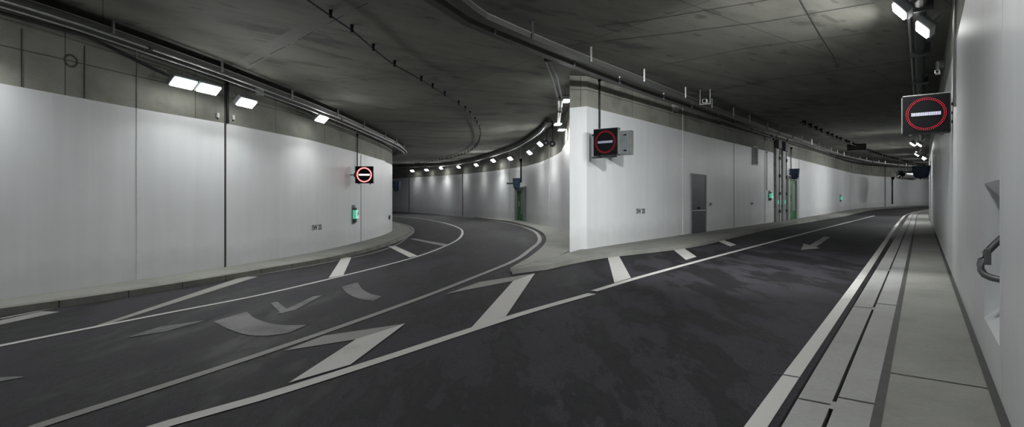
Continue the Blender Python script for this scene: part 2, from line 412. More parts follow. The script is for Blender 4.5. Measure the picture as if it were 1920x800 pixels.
# walkways and kerbs ------------------------------------------------
def ksmooth(px, z=.1, ext0=None, ext1=None, step=.4):
    P = pxline(px, z)
    if ext0: P = [Vector(p) for p in ext0] + P
    if ext1: P = P + [Vector(p) for p in ext1]
    return spline(P, step)
LK = spline([(-11, -3), (-9.75, 2), (-8.4, 5.4), (-7.32, 7.62), (-6.74, 8.75), (-6.1, 10.5), (-5.6, 12.2), (-4.95, 14.3), (-4.55, 17.2), (-4.45, 20.8), (-4.62, 24.4), (-5.1, 27.8), (-6.3, 31.8), (-8.6, 37), (-12.6, 43), (-19, 49)])
nL = 160
a_, b_ = resample(LEFT, nL), resample(LK, nL)
b2_ = offset(b_, .16)
tag(ribbon('trim_1', [p - (q - p).normalized() * .05 for p, q in zip(a_, b2_)], b2_, .1, M_WALK, z0=-.1, cross=2), 'narrow raised footway at the foot of the left wall', 'footway', kind='structure')
tag(ribbon('trim_2', b2_, b_, .115, M_KERB, z0=-.1), 'kerb stones edging the footway under the left wall', 'kerb', kind='structure')
# island between the branches: left side curve, right side curve
IL = spline(pxline([(957, 502), (972, 493), (987, 485), (1001, 475), (1015, 464), (1024, 450), (1020, 438), (1006, 429), (987, 422), (945, 413), (892, 406.6)], .1) + [Vector((-5.2, 49.6)), Vector((-11, 57.6)), Vector((-18, 65)), Vector((-27, 72))])
IR = spline(pxline([(960, 504), (982, 503), (1004, 500.5), (1040, 493), (1080, 484), (1150, 473.5)], .1) + [Vector((4.9, 14.6)) + Vector((DX, DY)) * k + Vector((NX, NY)) * .0 for k in (0, 5, 12)] + [Vector(p) for p in offset(CENTRE, -1.35)[60::12]])
na = 150
il, ol = resample(IL, na), resample(spline([(1.0, 11.9)] + [tuple(OUTER[0])] + [tuple(p) for p in offset(OUTER, -.2)[4::4]]), na)
ir, oc = resample(IR, na), resample(spline([(1.0, 11.9), (1.66, 13.3)] + [tuple(p) for p in CENTRE[2::4]]), na)
tag(ribbon('trim_3', ol, il, .1, M_WALK, z0=-.1, cross=3), 'raised concrete footway curving into the left branch', 'footway', kind='structure')
tag(ribbon('trim_4', oc, ir, .1, M_WALK, z0=-.1, cross=3), 'raised concrete footway along the wall of the right branch', 'footway', kind='structure')

def rr(n0, n1, s0=-4, s1=95, st=.5):
    k = int((s1 - s0) / st) + 1
    return [RP(s0 + st * i, n0) for i in range(k)], [RP(s0 + st * i, n1) for i in range(k)]
fw = tag(ribbon('trim_5', *rr(-.18, .42), .1, M_WALK, z0=-.1), 'pale concrete footway along the right wall', 'footway', kind='structure')
ribbon('wall_joint', *rr(.355, .405), .104, M_SEAL, fw)
ribbon('edge_joint', *rr(-.232, -.178), .102, M_SEAL, fw)
kb = tag(ribbon('trim_6', *rr(-.425, -.23), .1, M_SLAB, z0=-.1), 'inner row of pale slabs beside the slot drain', 'kerb', kind='structure')
kc = tag(ribbon('trim_7', *rr(-.63, -.448), .1, M_SLAB, z0=-.1), 'outer row of pale slabs edging the roadway', 'kerb', kind='structure')
tag(ribbon('trim_8', *rr(-.45, -.42), .045, M_BLACK, z0=-.1), 'black slot drain between the two rows of slabs', 'drain', kind='structure')
ribbon('kerb_face', *rr(-.665, -.628), .06, M_BLACK, kc, z0=-.1)
def xjoint(nm, s, n0, n1, w, par, m=M_SEAL, z=.1035):
    V = [RP(s - w / 2, n0), RP(s + w / 2, n0)], [RP(s - w / 2, n1), RP(s + w / 2, n1)]
    return ribbon(nm, V[0], V[1], z, m, par)
def s_of(px, py):
    X, Y = hit(px, py, .1); return X * DX + Y * DY
for x, y in ((1770, 715), (1745, 452)): xjoint('slab_joint', s_of(x, y), -.18, .36, .018, fw)
for s in (31, 41): xjoint('slab_joint', s, -.18, .36, .03, fw)
sj2 = [s_of(1612, 752), s_of(1668, 571), s_of(1680, 502), s_of(1688, 467)]
sj1 = [s_of(1530, 753), s_of(1618, 576), s_of(1650, 505), s_of(1668, 470)]
while sj2[-1] < 40: sj2.append(sj2[-1] + 2.6 + .02 * sj2[-1])
while sj1[-1] < 40: sj1.append(sj1[-1] + 2.6 + .02 * sj1[-1])
for s in sj2: xjoint('slab_joint', s, -.425, -.23, .02, kb)
for s in sj1:
    xjoint('slab_joint', s, -.63, -.448, .018, kc); xjoint('slot_bridge', s, -.455, -.418, .14, kc, M_SLAB, .1)

# wall joints
def vjoint(poly, px, w, mat, par, ztop=None, zbot=.1, name='expansion_joint', d=.012, ref=None):
    p, t = ray_hit(poly, px); n = Vector((-t.y, t.x)); n = n if n.dot(-p) > 0 else -n
    zt_ = (c(*p) if ztop is None else ztop); zb_ = g(*p) + zbot
    V = []
    for z in (zb_, zt_):
        for a, b in ((-w / 2, -.02), (w / 2, -.02), (w / 2, d), (-w / 2, d)): q = p + t * a + n * b; V.append((q.x, q.y, z + EYE))
    return mesh(name, V, [(0, 1, 2, 3), (4, 5, 6, 7), (0, 1, 5, 4), (1, 2, 6, 5), (2, 3, 7, 6), (3, 0, 4, 7)], mat, par)
M_FAINT = simple('faint_joint', (.60, .61, .60), .6)
M_LIGHTJ = simple('light_joint_filler', (.70, .71, .70), .6)
vjoint(LEFT, 422, .05, M_SEAL, wall_left)
vjoint(LEFT, 256, .012, M_FAINT, wall_left); vjoint(LEFT, 676.5, .014, M_DKSTEEL, wall_left, ztop=1.75)
for x in (40, 158, 256):
    p_ = ray_hit(LEFT, x)[0]; vjoint(LEFT, x, .016, M_SEAL, wall_left, zbot=lp(p_) - g(*p_) + .01, ztop=lp(p_) + .95)
for x, w, m in ((1280, .02, M_LIGHTJ), (1376, .035, M_GREY), (1434, .04, M_GREY), (1498, .05, M_GREY), (1593, .1, M_FAINT), (1659.5, .30, M_SEAL)): vjoint(CENTRE, x, w, m, wall_centre)
for x, w, m in ((767, .22, M_GREY), (867.5, .2, M_SEAL), (976, .1, M_FAINT), (955, .07, M_FAINT), (1030, .05, M_FAINT)): vjoint(OUTER, x, w, m, wall_centre)
vjoint(RIGHT, 1880, .006, M_FAINT, wall_right, d=.0015)
# raised concrete ring cast into the bare band above the paint
def bar3(nm, pts, r, m, par=None): return tube_mesh(nm, pts, r, m, par)
p, t = ray_hit(LEFT, 133); n = Vector((-t.y, t.x)); n = n if n.dot(-p) > 0 else -n
zc = (H - 114) * p.y / F + EYE
ring = [Vector((p.x, p.y, zc)) + Vector((t.x, t.y, 0)) * math.cos(a) * .10 + Vector((0, 0, 1)) * math.sin(a) * .10 for a in [2 * math.pi * k / 28 for k in range(29)]]
tube_mesh('round_patch', ring, .018, M_CONC, wall_left)

# ceiling construction joints (grooves filled dark)
M_CJ = simple('ceiling_joint', (.04, .04, .036), .8)
def cjoint(pts, w=.05, m=M_CJ):
    P = resample(pxline(pts, -.004, c), 30)
    ribbon('pour_joint', [q for q in offset(P, w / 2)], [q for q in offset(P, -w / 2)], -.004, m, ceiling, fn=c)
M_CJW = simple('ceiling_dark_band', (.15, .15, .135), .8)  # slightly darker band running along the joint
cjoint([(435, 136), (500, 97), (600, 40), (680, 0)], .36, M_CJW)
cjoint([(440, 135), (560, 75), (690, 5)], .03)
cjoint([(620, 150), (770, 130), (960, 136), (1020, 128)], .02)
cjoint([(1130, 47), (1200, 40), (1440, 0)], .025)
cjoint([(1040, 88), (1240, 65), (1440, 40), (1640, 5)], .03)
cjoint([(1230, 125), (1400, 90), (1640, 60)], .025)
cjoint([(1290, 180), (1440, 150), (1755, 106)], .05)
cjoint([(1440, 190), (1600, 170), (1700, 160)], .04)
cjoint([(1440, 228), (1500, 226), (1690, 205)], .05)
cjoint([(1500, 0), (1540, 70), (1562, 105), (1570, 128)], .02)

# ================================================================== ROAD PAINT
def patch(name, quad, mat, n=8, m=4, z=.006, label=None):
    q = [Vector(hit(x, y, z)) for x, y in quad]
    A = [q[0].lerp(q[3], i / n) for i in range(n + 1)]; B = [q[1].lerp(q[2], i / n) for i in range(n + 1)]
    o = ribbon(name, A, B, z, mat, floor, cross=m)
    if label: o['label'] = label
    return o
def line(name, pts, w, mat, z=.006, label=None, st=.3):
    P = spline(pxline(pts, z), st); o = ribbon(name, offset(P, w / 2), offset(P, -w / 2), z, mat, floor)
    if label: o['label'] = label
    return o
line('lane_line', [(240, 817), (322, 791), (480, 747), (700, 678), (960, 593), (1110, 550)], .145, M_MARK, label='near white lane line')
line('lane_line', [(1114, 545), (1240, 508), (1340, 481), (1440, 455), (1560, 424), (1640, 404)], .12, M_MARK, label='far stretch of the white lane line')
line('gore_line', [(30, 815), (73, 797), (240, 744), (480, 666), (680, 597), (810, 550), (892, 518), (952, 494)], .125, M_MARKD, label='dusty white line splitting the two branches')
line('gore_line', [(952, 494), (975, 482), (994, 467.5), (1010, 454), (1011.5, 445), (1006, 436.5), (997, 431), (973, 422.5), (938, 415), (892, 408.7)], .13, M_MARKD, label='curving edge line around the island')
line('branch_line', [(-60, 661), (0, 647.5), (170, 614), (330, 583), (480, 554), (620, 522), (730, 495), (790, 478), (830, 463), (858, 449), (867, 437), (862, 428), (840, 419.5), (805, 412), (770, 407.5), (735, 405)], .10, M_MARK, label='white line bending into the left branch')
line('edge_line', [(0, 597), (80, 581), (200, 561), (300, 545), (400, 528.5), (480, 515), (600, 494), (700, 473.5), (748, 456), (768, 440), (770, 432), (757, 424), (735, 418.5)], .08, M_MARKD, label='thin dusty edge line beside the left kerb')
P0 = [RP(s, -.80 - .11 * sm(5, 35, s)) for s in [-3 + .4 * i for i in range(150)]]
ribbon('edge_line', offset(P0, .058), offset(P0, -.058), .006, M_MARK, floor)['label'] = 'broad white edge line beside the right kerb'
for s in (s_of(1508, 686), s_of(1612, 511)): xjoint('line_gap', s, -.93, -.73, .015, floor, M_SEAL, .0095)
patch('hatch_bar', [(168, 614), (200, 608), (484, 518), (455, 518)], M_MARKD, n=20)
patch('hatch_bar', [(-30, 607), (-30, 615), (112, 584), (78, 583)], M_MARKD, n=12)
patch('hatch_bar', [(616, 521), (644, 515), (659, 482), (641, 482)], M_MARK)
patch('hatch_bar', [(727, 461), (742, 461), (783, 479), (768, 482)], M_MARK)
patch('hatch_bar', [(767, 447), (779, 447), (842, 458), (832, 461)], M_MARKD)
patch('chevron', [(532, 657), (606, 629), (760, 606), (668, 635.5)], M_MARKD, n=16, label='upper arm of the near chevron')
patch('chevron', [(541, 717), (657, 683), (760, 606), (668, 635)], M_MARK, n=16, z=.008, label='lower arm of the near chevron')
patch('chevron', [(835, 551), (900, 528), (1004, 512), (963, 526)], M_MARKD, n=14, label='faint arm of the second chevron')
patch('chevron', [(884, 613.5), (948.5, 592.5), (1003, 512), (962, 526.5)], M_MARK, n=14, z=.008, label='bold arm of the second chevron')
patch('chevron', [(1139, 480), (1161, 480), (1183, 520.5), (1152, 530)], M_MARK, n=10, label='third bar')
patch('chevron', [(1248, 456), (1270, 456), (1306, 481), (1286, 487)], M_MARK)
patch('chevron', [(1320, 441), (1333, 441), (1381, 458.5), (1369, 461.5)], M_MARK)
patch('arrow_head', [(1502, 468), (1507, 456), (1518, 459), (1538, 465)], M_MARKD, label='head of the lane arrow')
patch('arrow_shaft', [(1517, 460), (1528, 464), (1557, 444), (1545, 443.5)], M_MARKD, z=.007, label='shaft of the lane arrow')
patch('arrow_shaft', [(517, 588), (553, 581), (604, 553.5), (588, 555)], M_WORN, n=10, label='worn arrow shaft in the left lane')
def band(name, ea, eb, mat, n=24):
    A = resample(spline(pxline(ea, .006), .1), n); B = resample(spline(pxline(eb, .006), .1), n); return ribbon(name, A, B, .006, mat, floor, cross=3)
band('arrow_mark', [(640, 537), (652, 550), (672, 559), (700, 564)], [(671, 529), (678, 540), (694, 550), (716, 555)], M_WORN)
band('arrow_mark', [(400, 602), (428, 616), (462, 627), (500, 629), (540, 624)], [(463, 584), (478, 596), (504, 605), (535, 609), (575, 609)], M_WORN)
for q in ([(508, 568), (520, 565), (541, 581), (528, 588)], [(235, 633), (300, 612), (385, 600), (310, 621)], [(-20, 718), (-20, 708), (28, 705), (48, 706)]):
    patch('arrow_mark', q, M_WORN, n=10)

# ================================================================== THINGS ON WALLS
def wall_frame(poly, px, py, d=0.0, start=0):
    """matrix on a wall at picture column px: x along the wall to the right, y out of the wall, z up"""
    p, t = ray_hit(poly, px, start); n = Vector((-t.y, t.x)); n = n if n.dot(-p) > 0 else -n
    x = Vector((n.y, -n.x)); z = (H - py) * p.y / F + EYE
    Mx = Matrix(((x.x, n.x, 0, p.x + n.x * d), (x.y, n.y, 0, p.y + n.y * d), (0, 0, 1, z), (0, 0, 0, 1)))
    kx = abs((x.x - (px - 960) / F * x.y)) * F / p.y          # pixels per metre along the wall
    return Mx, kx, F / p.y, p
def empty(name, Mx, label, cat, group=None):
    o = bpy.data.objects.new(name, None); o.empty_display_size = .2; COL.objects.link(o); o.matrix_world = Mx
    return tag(o, label, cat, group)
def part(name, parent, boxes, mat, bev=.004, smooth=False):
    bm = bmesh.new()
    for b in boxes: box(bm, *b, bev=bev)
    return bmobj(name, bm, mat, parent, smooth)
def frame_part(name, parent, w, z0, z1, t, y0, y1, mat, closed=False, flip=False, tt=None):
    tt = tt or t; x = w / 2
    if closed:
        O = [(-x, z0), (x, z0), (x, z1), (-x, z1)]; I = [(-x + t, z0 + tt), (x - t, z0 + tt), (x - t, z1 - tt), (-x + t, z1 - tt)]; n = 4; rng = range(4)
    elif not flip:
        O = [(-x, z0), (-x, z1), (x, z1), (x, z0)]; I = [(-x + t, z0), (-x + t, z1 - tt), (x - t, z1 - tt), (x - t, z0)]; rng = range(3)
    else:
        O = [(-x, z1), (-x, z0), (x, z0), (x, z1)]; I = [(-x + t, z1), (-x + t, z0 + tt), (x - t, z0 + tt), (x - t, z1)]; rng = range(3)
    V = [(a, y, b) for y in (y0, y1) for L_ in (O, I) for a, b in L_]; Fc = []
    for i in rng:
        j = (i + 1) % 4; Fc += [(i, j, 4 + j, 4 + i), (8 + i, 8 + j, 12 + j, 12 + i), (i, j, 8 + j, 8 + i), (4 + i, 4 + j, 12 + j, 12 + i)]
    if not closed: Fc += [(0, 4, 12, 8), (3, 7, 15, 11)]
    bm = bmesh.new(); vs = [bm.verts.new(v) for v in V]
    for f in Fc: bm.faces.new([vs[k] for k in f])
    return bmobj(name, bm, mat, parent)
def facing(X, Y, z, yaw):                       # y axis (front) points along yaw
    n = Vector((math.sin(yaw), math.cos(yaw))); x = Vector((n.y, -n.x))
    return Matrix(((x.x, n.x, 0, X), (x.y, n.y, 0, Y), (0, 0, 1, z + EYE), (0, 0, 0, 1)))

# ---- lamps
def make_lamp(name, Mx, label, group, L=.55, power=LAMP_W, glass=M_LAMP, bracket=True, tilt=.35, glow=None, spread=165):
    r = empty(name, Mx, label, 'lamp', group)
    bm = bmesh.new(); box(bm, -L / 2, L / 2, -.13, .13, 0, .10, bev=.02); box(bm, -L / 2 + .06, L / 2 - .06, -.07, .07, .10, .13, bev=.01)
    for k in range(5): box(bm, -L / 2 + .1 + k * (L - .2) / 4 - .006, -L / 2 + .1 + k * (L - .2) / 4 + .006, -.1, .1, .12, .15)
    body = bmobj('housing', bm, M_GREY, r)
    gl = part('glass', r, [(-L / 2 + .03, L / 2 - .03, -.105, .105, -.03, .005)], glass, bev=.012)
    for s in (-1, 1): part('bracket', r, [(s * L * .3 - .015, s * L * .3 + .015, -.02, .02, .10, .34)], M_STEEL)
    ld = bpy.data.lights.new('lamp_light', 'AREA'); ld.shape = 'RECTANGLE'; ld.size = L - .08; ld.size_y = .2; ld.energy = power; ld.color = LAMP_COL; ld.spread = math.radians(spread)
    lo = bpy.data.objects.new('lamp_light', ld); COL.objects.link(lo); lo.parent = r; lo.location = (0, 0, -.045)
    lo['kind'] = 'helper'
    ls = bpy.data.lights.new('lamp_glow', 'POINT'); ls.energy = power * (GLOW if glow is None else glow); ls.color = LAMP_COL; ls.shadow_soft_size = .10   # light leaving the sides of the glass
    lq = bpy.data.objects.new('lamp_glow', ls); COL.objects.link(lq); lq.parent = r; lq.location = (0, .02, -.16); lq['kind'] = 'helper'
    return r
def lamp_on(poly, off, px, py, label, group, tilt=.75, **k):
    q = offset(poly, off); p, t = ray_hit(q, px); n = Vector((-t.y, t.x)); n = n if n.dot(-p) > 0 else -n
    x = Vector((n.y, -n.x)); z = (H - py) * p.y / F + EYE
    z = min(z, c(*p) + EYE - .35)
    R_ = Matrix(((x.x, n.x, 0), (x.y, n.y, 0), (0, 0, 1))).to_4x4() @ Matrix.Rotation(tilt, 4, 'X')
    return make_lamp('tunnel_lamp', Matrix.Translation((p.x, p.y, z)) @ R_, label, group, **k)
GL = 'lamps along the top of the left wall'
LOFF = -.55
lamp_on(LEFT, LOFF, 344, 156, 'brightest tunnel lamp above the left wall, nearest in the row', GL, power=LAMP_W * .6)
lamp_on(LEFT, LOFF, 391, 167, 'tunnel lamp directly beside the nearest one above the left wall', GL, power=LAMP_W * .6)
lamp_on(LEFT, LOFF, 462, 193, 'smaller lone lamp above the dark vertical joint of the left wall', GL)
lamp_on(LEFT, LOFF, 603, 223, 'last lamp above the left wall, before the red no-entry sign', GL)
for Y_ in (7.6, 3.5, -1.0):      # the same row goes on beside and behind the camera
    i = min(range(len(LEFT)), key=lambda k: abs(LEFT[k].y - Y_)); q = offset(LEFT, LOFF)[i]; t = (LEFT[i + 1] - LEFT[i]).normalized()
    n = Vector((t.y, -t.x)); x = Vector((n.y, -n.x))
    make_lamp('tunnel_lamp', Matrix(((x.x, n.x, 0, q.x), (x.y, n.y, 0, q.y), (0, 0, 1, 2.45 + EYE), (0, 0, 0, 1))), 'tunnel lamp of the left wall row outside the left edge of the picture', GL)
GO = 'lamps along the far curved wall of the left branch'
od = [(773, 320), (800, 318.5), (827, 315), (860, 313), (893, 309), (925, 301), (957, 297), (993, 286), (1013, 270), (1046, 232.5), (1053, 243), (1061, 188.5)]
ol_ = ['leftmost lamp of the row on the far curved wall', 'second lamp from the left on the far curved wall', 'third lamp from the left on the far curved wall',
       'fourth and dim lamp from the left on the far curved wall', 'lamp on the far curved wall just right of its dark joint', 'lamp on the far curved wall left of the green door',
       'small lamp almost above the blue cover by the green door', 'lamp right of the green door on the curved wall', 'lamp beside the two black loudspeakers on the curved wall',
       'lamp where the row bends up towards the central pier', 'small lamp just below the bend of the row near the pier', 'topmost lamp, touching the left edge of the central pier']
OFFO = .6
for i, ((x, y), lb) in enumerate(zip(od, ol_)):
    pw = (.5, .5, 1.8, .5, .5, 1.8, .4, .6, 1.5, .6, .4, .8)[i]
    if x > 1040:
        Yl = (14.6 if y < 200 else 18.2 if y < 240 else 19.5); X_ = (x - 960) / F * Yl; z = (H - y) * Yl / F
        make_lamp('tunnel_lamp', Matrix.Translation((X_, Yl, z + EYE)) @ Matrix.Rotation(math.pi / 2 + .1, 4, 'Z'), lb, GO, L=.4, power=LAMP_W * pw * .7)
    else:
        lamp_on(OUTER, OFFO, x, y, lb, GO, power=LAMP_W * pw * 1.5, glass=M_LAMPS, L=.7)
GR = 'lamps hanging along the right branch'
def lamp_r(s, n, py, label, tilt=.7, turn=0, **k):
    k.setdefault('glow', .05)
    X, Y = RP(s, n); z = (H - py) * Y / F if py > -999 else 9; z = min(z, c(X, Y) - .42)
    return make_lamp('tunnel_lamp', Matrix.Translation((X, Y, z + EYE)) @ Matrix.Rotation(math.pi / 2 - T + turn, 4, 'Z') @ Matrix.Rotation(tilt, 4, 'X'), label, GR, **k)
X, Y = .770 * 8.4, 8.4; lamp_r(X * DX + Y * DY, X * NX + Y * NY, 55, 'long lamp on the ceiling duct above the right footway', power=LAMP_W * 2.2, tilt=.85)
X, Y = .727 * 7.6, 7.6; lamp_r(X * DX + Y * DY, X * NX + Y * NY, 14, 'lamp at the top edge of the picture left of the ceiling duct', L=.4, power=LAMP_W * 1.5, tilt=.9)
for x, y, Yq, lb in ((1711, 270, 25.5, 'left lamp of the far pair below the big LED sign'), (1723.5, 271, 25.6, 'right lamp of the far pair below the big LED sign'), (1719, 290, 32, 'tiny dim lamp below the far pair in the right branch'), (1733.5, 295.5, 33.5, 'small lamp at the end of the ceiling duct by the right wall')):
    X, Y = (x - 960) / F * Yq, Yq; lamp_r(X * DX + Y * DY, X * NX + Y * NY, y, lb, glass=M_LAMPS, L=.55, power=LAMP_W * 1.7)
for s in (3.5, -1.5): lamp_r(s, -.6, -9999, 'tunnel lamp over the near kerb above the top edge of the picture', power=LAMP_W * 1.1, tilt=.35, glow=.03)
lamp_r(6.9, -1.3, -9999, 'unseen fill floodlight above the near traffic lane, added to brighten the pier wall', power=LAMP_W * 3.2, tilt=1.08, turn=-1.13, glow=.01, spread=95)  # added fill light out of view, aimed at the pier wall

for s in (44, 53, 61, 69, 77, 86): lamp_r(s, -.2, -9999, 'tunnel lamp of the right branch hidden beyond the bend', power=LAMP_W * 1.6)

# ---- LED signs
def disc_dots(bm, cx, cz, y, r, n):
    for k in range(n):
        a = 2 * math.pi * k / n + .01; x, z = cx + r * math.cos(a), cz + r * math.sin(a)
        box(bm, x - DOT, x + DOT, y - .004, y + .004, z - DOT, z + DOT)
def led_sign(Mx, label, W, Hh, D, red, white, solid=False, back_door=False):
    global DOT
    r = empty('led_sign', Mx, label, 'traffic sign', 'illuminated no-entry signs')
    part('housing', r, [(-W / 2, W / 2, -D, 0, -Hh / 2, Hh / 2)], M_DKSTEEL, bev=.012)
    fp_ = part('front_panel', r, [(-W / 2 + .012, W / 2 - .012, -.005, .008, -Hh / 2 + .012, Hh / 2 - .012)], M_BLACK, bev=.003)
    for e_ in ((W / 2 - .004, W / 2 + .006, -D + .02, -.02, -Hh / 2 + .02, Hh / 2 - .02), (-W / 2 - .006, -W / 2 + .004, -D + .02, -.02, -Hh / 2 + .02, Hh / 2 - .02), (-W / 2 + .01, W / 2 - .01, -D, .004, Hh / 2 - .002, Hh / 2 + .006)): part('edge_trim', r, [e_], M_STEEL, bev=.002)
    bm = bmesh.new(); R_ = W * .41
    if solid:
        for rr_, k in ((R_, 1),):
            n = 64; V = []
            vs = [[bm.verts.new((q * math.cos(2 * math.pi * i / n), yy, q * math.sin(2 * math.pi * i / n))) for i in range(n)] for q, yy in ((R_ * 1.02, .006), (R_ * 1.02, .018), (R_ * .86, .018), (R_ * .86, .006))]
            for a in range(4):
                for i in range(n): bm.faces.new((vs[a][i], vs[a][(i + 1) % n], vs[(a + 1) % 4][(i + 1) % n], vs[(a + 1) % 4][i]))
    else:
        DOT = W * .0058
        for q, n in ((R_, 64), (R_ * .91, 64)): disc_dots(bm, 0, 0, .012, q, n)
    bmobj('red_ring', bm, red, fp_)
    bm = bmesh.new()
    if solid: box(bm, -W * .30, W * .30, .006, .018, -W * .045, W * .045)
    else:
        for i in range(24):
            for j in range(4): x, z = (-11.5 + i) * W * .0255, (-1.5 + j) * W * .022; box(bm, x - W * .0075, x + W * .0075, .008, .016, z - W * .0075, z + W * .0075)
    bmobj('white_bar', bm, white, fp_)
    part('foot', r, [(-W * .36, -W * .28, -D * .7, -.02, -Hh / 2 - .03, -Hh / 2 + .002)], M_DKSTEEL)
    part('foot', r, [(W * .28, W * .36, -D * .7, -.02, -Hh / 2 - .03, -Hh / 2 + .002)], M_DKSTEEL)
    return r
# big right sign, square to the traffic
yaw = math.pi + T
Yc = 8.55; Xc = .776 * Yc
sg = led_sign(facing(Xc, Yc, (H - 213.5) * Yc / F, yaw), 'big LED no-entry sign with red dotted ring, hung at the right wall', .62, .62, .22, M_RED, M_WLED)
for z in (-.14, 0, .14): part('bracket_arm', sg, [(-.31 - .14, -.31, -.14, -.08, z - .02, z + .02)], M_DKSTEEL)
part('wall_plate', sg, [(-.31 - .145, -.31 - .12, -.18, -.04, -.2, .2)], M_DKSTEEL)
# the pair at the pier
Ya = 12.95; Xa = (1135 - 960) / F * Ya
sg = led_sign(facing(Xa, Ya, (H - 266) * Ya / F, yaw), 'LED no-entry sign with dim red ring beside the central pier', .655, .655, .15, M_REDDIM, M_WDIM)
for q_ in ((-.25, .42, -.12, -.08, -.375, -.335), (.30, .42, -.12, -.08, .18, .22)): part('bracket_arm', sg, [q_], M_DKSTEEL)
Yb = 13.75; Xb = (1162 - 960) / F * Yb
cb = empty('sign_cabinet', facing(Xb, Yb, (H - 268) * Yb / F, yaw), 'grey metal cabinet with pale edge mounted just behind the pier no-entry sign', 'cabinet')
part('housing', cb, [(-.29, .29, -.17, 0, -.31, .31)], M_GREY, bev=.01)
part('edge_trim', cb, [(-.305, -.29, -.17, .01, -.31, .31)], M_STEEL, bev=.004)
part('door', cb, [(-.26, .27, .0, .014, -.29, .29)], M_GREY, bev=.004)
for z in (-.2, .2): part('hinge', cb, [(-.2, -.12, .012, .03, z - .015, z + .015)], M_BLACK)
part('wall_bracket', cb, [(.2, .5, -.1, -.05, -.02, .02)], M_DKSTEEL)
# left sign
Yd = 18.9; Xd = (683 - 960) / F * Yd
sg = led_sign(facing(Xd, Yd, (H - 327.5) * Yd / F, math.pi - .1), 'glowing red LED no-entry sign on the left wall', .63, .60, .16, M_REDHOT, M_WHOT, solid=True)
part('bracket_arm', sg, [(.31, .56, -.14, -.09, -.02, .02)], M_DKSTEEL); part('hinge_block', sg, [(.33, .37, -.17, -.06, -.08, .08)], M_DKSTEEL)
bm = bmesh.new(); cyl(bm, (.52, -.10, -.33), (.52, -.10, .30), .018); bmobj('wall_tube', bm, M_STEEL, sg)

# ---- covered signs (dark blue bags)
def covered(px, py, Yq, w, h, label, yaw_=math.pi, cord=True):
    X_ = (px - 960) / F * Yq; r = empty('covered_sign', facing(X_, Yq, (H - py) * Yq / F, yaw_), label, 'covered sign', 'signs wrapped in dark blue covers')
    bm = bmesh.new(); rings = [(.50, 1.0), (.46, 1.03), (.1, .97), (-.25, .88), (-.42, .72), (-.5, .45)]; n = 20; vs = []
    for zz, k in rings:
        row = []
        for i in range(n):
            a = 2 * math.pi * i / n; ca, sa = math.cos(a), math.sin(a)
            x = math.copysign(abs(ca) ** .35, ca) * w / 2 * k; y = math.copysign(abs(sa) ** .45, sa) * w * .22 * k
            row.append(bm.verts.new((x * (1 + .02 * math.sin(5 * a + zz * 9)), y, zz * h)))
        vs.append(row)
    for a, b in zip(vs, vs[1:]):
        for i in range(n): bm.faces.new((a[i], a[(i + 1) % n], b[(i + 1) % n], b[i]))
    bm.faces.new(vs[0]); bm.faces.new(vs[-1]); bmobj('cover', bm, M_BLUE, r)
    bm = bmesh.new(); cyl(bm, (.05 * w, 0, -h * .5), (.03 * w, .02, -h * .58), .03 * w * 2, .02); bmobj('drawstring', bm, M_BLACK, r)
    part('top_bar', r, [(-w * .52, w * .52, -.03, .03, h * .5, h * .53)], M_DKSTEEL)
    part('wall_bracket', r, [(w * .45, w * .45 + .35, -.04, .04, -.03, .05)], M_DKSTEEL)
    return r
covered(743, 349, 45.0, .62, .80, 'blue covered sign showing at the edge of the left wall')
covered(968.5, 344, 28.4, .40, .56, 'blue covered sign above left of the green door in the left branch')
p_, _t = ray_hit(CENTRE, 1490); covered(1490, 326, p_.y - 1.2, .47, .55, 'blue covered sign over the green door in the right branch', yaw)
covered(1727, 322.5, 22.0, .60, .50, 'blue covered sign hanging low below the LED sign at the right wall', yaw)

# ---- emergency exit lights
def exit_light(poly, px, py, h, label):
    Mx, kx, ky, p = wall_frame(poly, px, py); r = empty('emergency_exit_light', Mx, label, 'emergency sign', 'green emergency exit lights')
    part('back_plate', r, [(-h * .2, h * .2, 0, .04, -h / 2, h / 2)], M_GREY)
    part('mount', r, [(-h * .17, h * .17, .03, .10, -h * .42, -h * .22)], M_DKSTEEL)
    part('mount', r, [(-h * .17, h * .17, .03, .10, h * .24, h * .36)], M_DKSTEEL)
    part('light_box', r, [(-h * .2, h * .2, .03, .16, -h * .22, h * .24)], M_EXITS, bev=.01)
    sf_ = part('sign_face', r, [(-h * .19, h * .19, .155, .168, -h * .20, h * .22)], M_EXIT, bev=.003)
    bm = bmesh.new(); y0, y1 = .166, .174
    box(bm, -h * .15, -h * .03, y0, y1, -h * .02, h * .17)                                     # doorway
    cyl(bm, (h * .07, y0, h * .11), (h * .07, y1, h * .11), h * .025, seg=12)               # running figure
    for a, b, w_ in (((.06, .08), (.03, .0), .02), ((.03, .0), (.09, -.05), .013), ((.09, -.05), (.07, -.12), .012), ((.03, .0), (-.02, -.07), .013), ((-.02, -.07), (-.06, -.08), .011), ((.05, .06), (.11, .02), .01), ((.05, .06), (.0, .03), .01)):
        d = Vector((b[0] - a[0], 0, b[1] - a[1])); n_ = Vector((-d.z, 0, d.x)).normalized() * w_ * h
        pts = [Vector((a[0] * h, y1, a[1] * h)) + n_, Vector((b[0] * h, y1, b[1] * h)) + n_, Vector((b[0] * h, y1, b[1] * h)) - n_, Vector((a[0] * h, y1, a[1] * h)) - n_]
        bot = [q - Vector((0, y1 - y0, 0)) for q in pts]; v1 = [bm.verts.new(q) for q in pts]; v2 = [bm.verts.new(q) for q in bot]
        bm.faces.new(v1); bm.faces.new(v2[::-1])
        for i in range(4): bm.faces.new((v1[i], v2[i], v2[(i + 1) % 4], v1[(i + 1) % 4]))
    bmobj('pictogram', bm, M_EXITG, sf_); return r
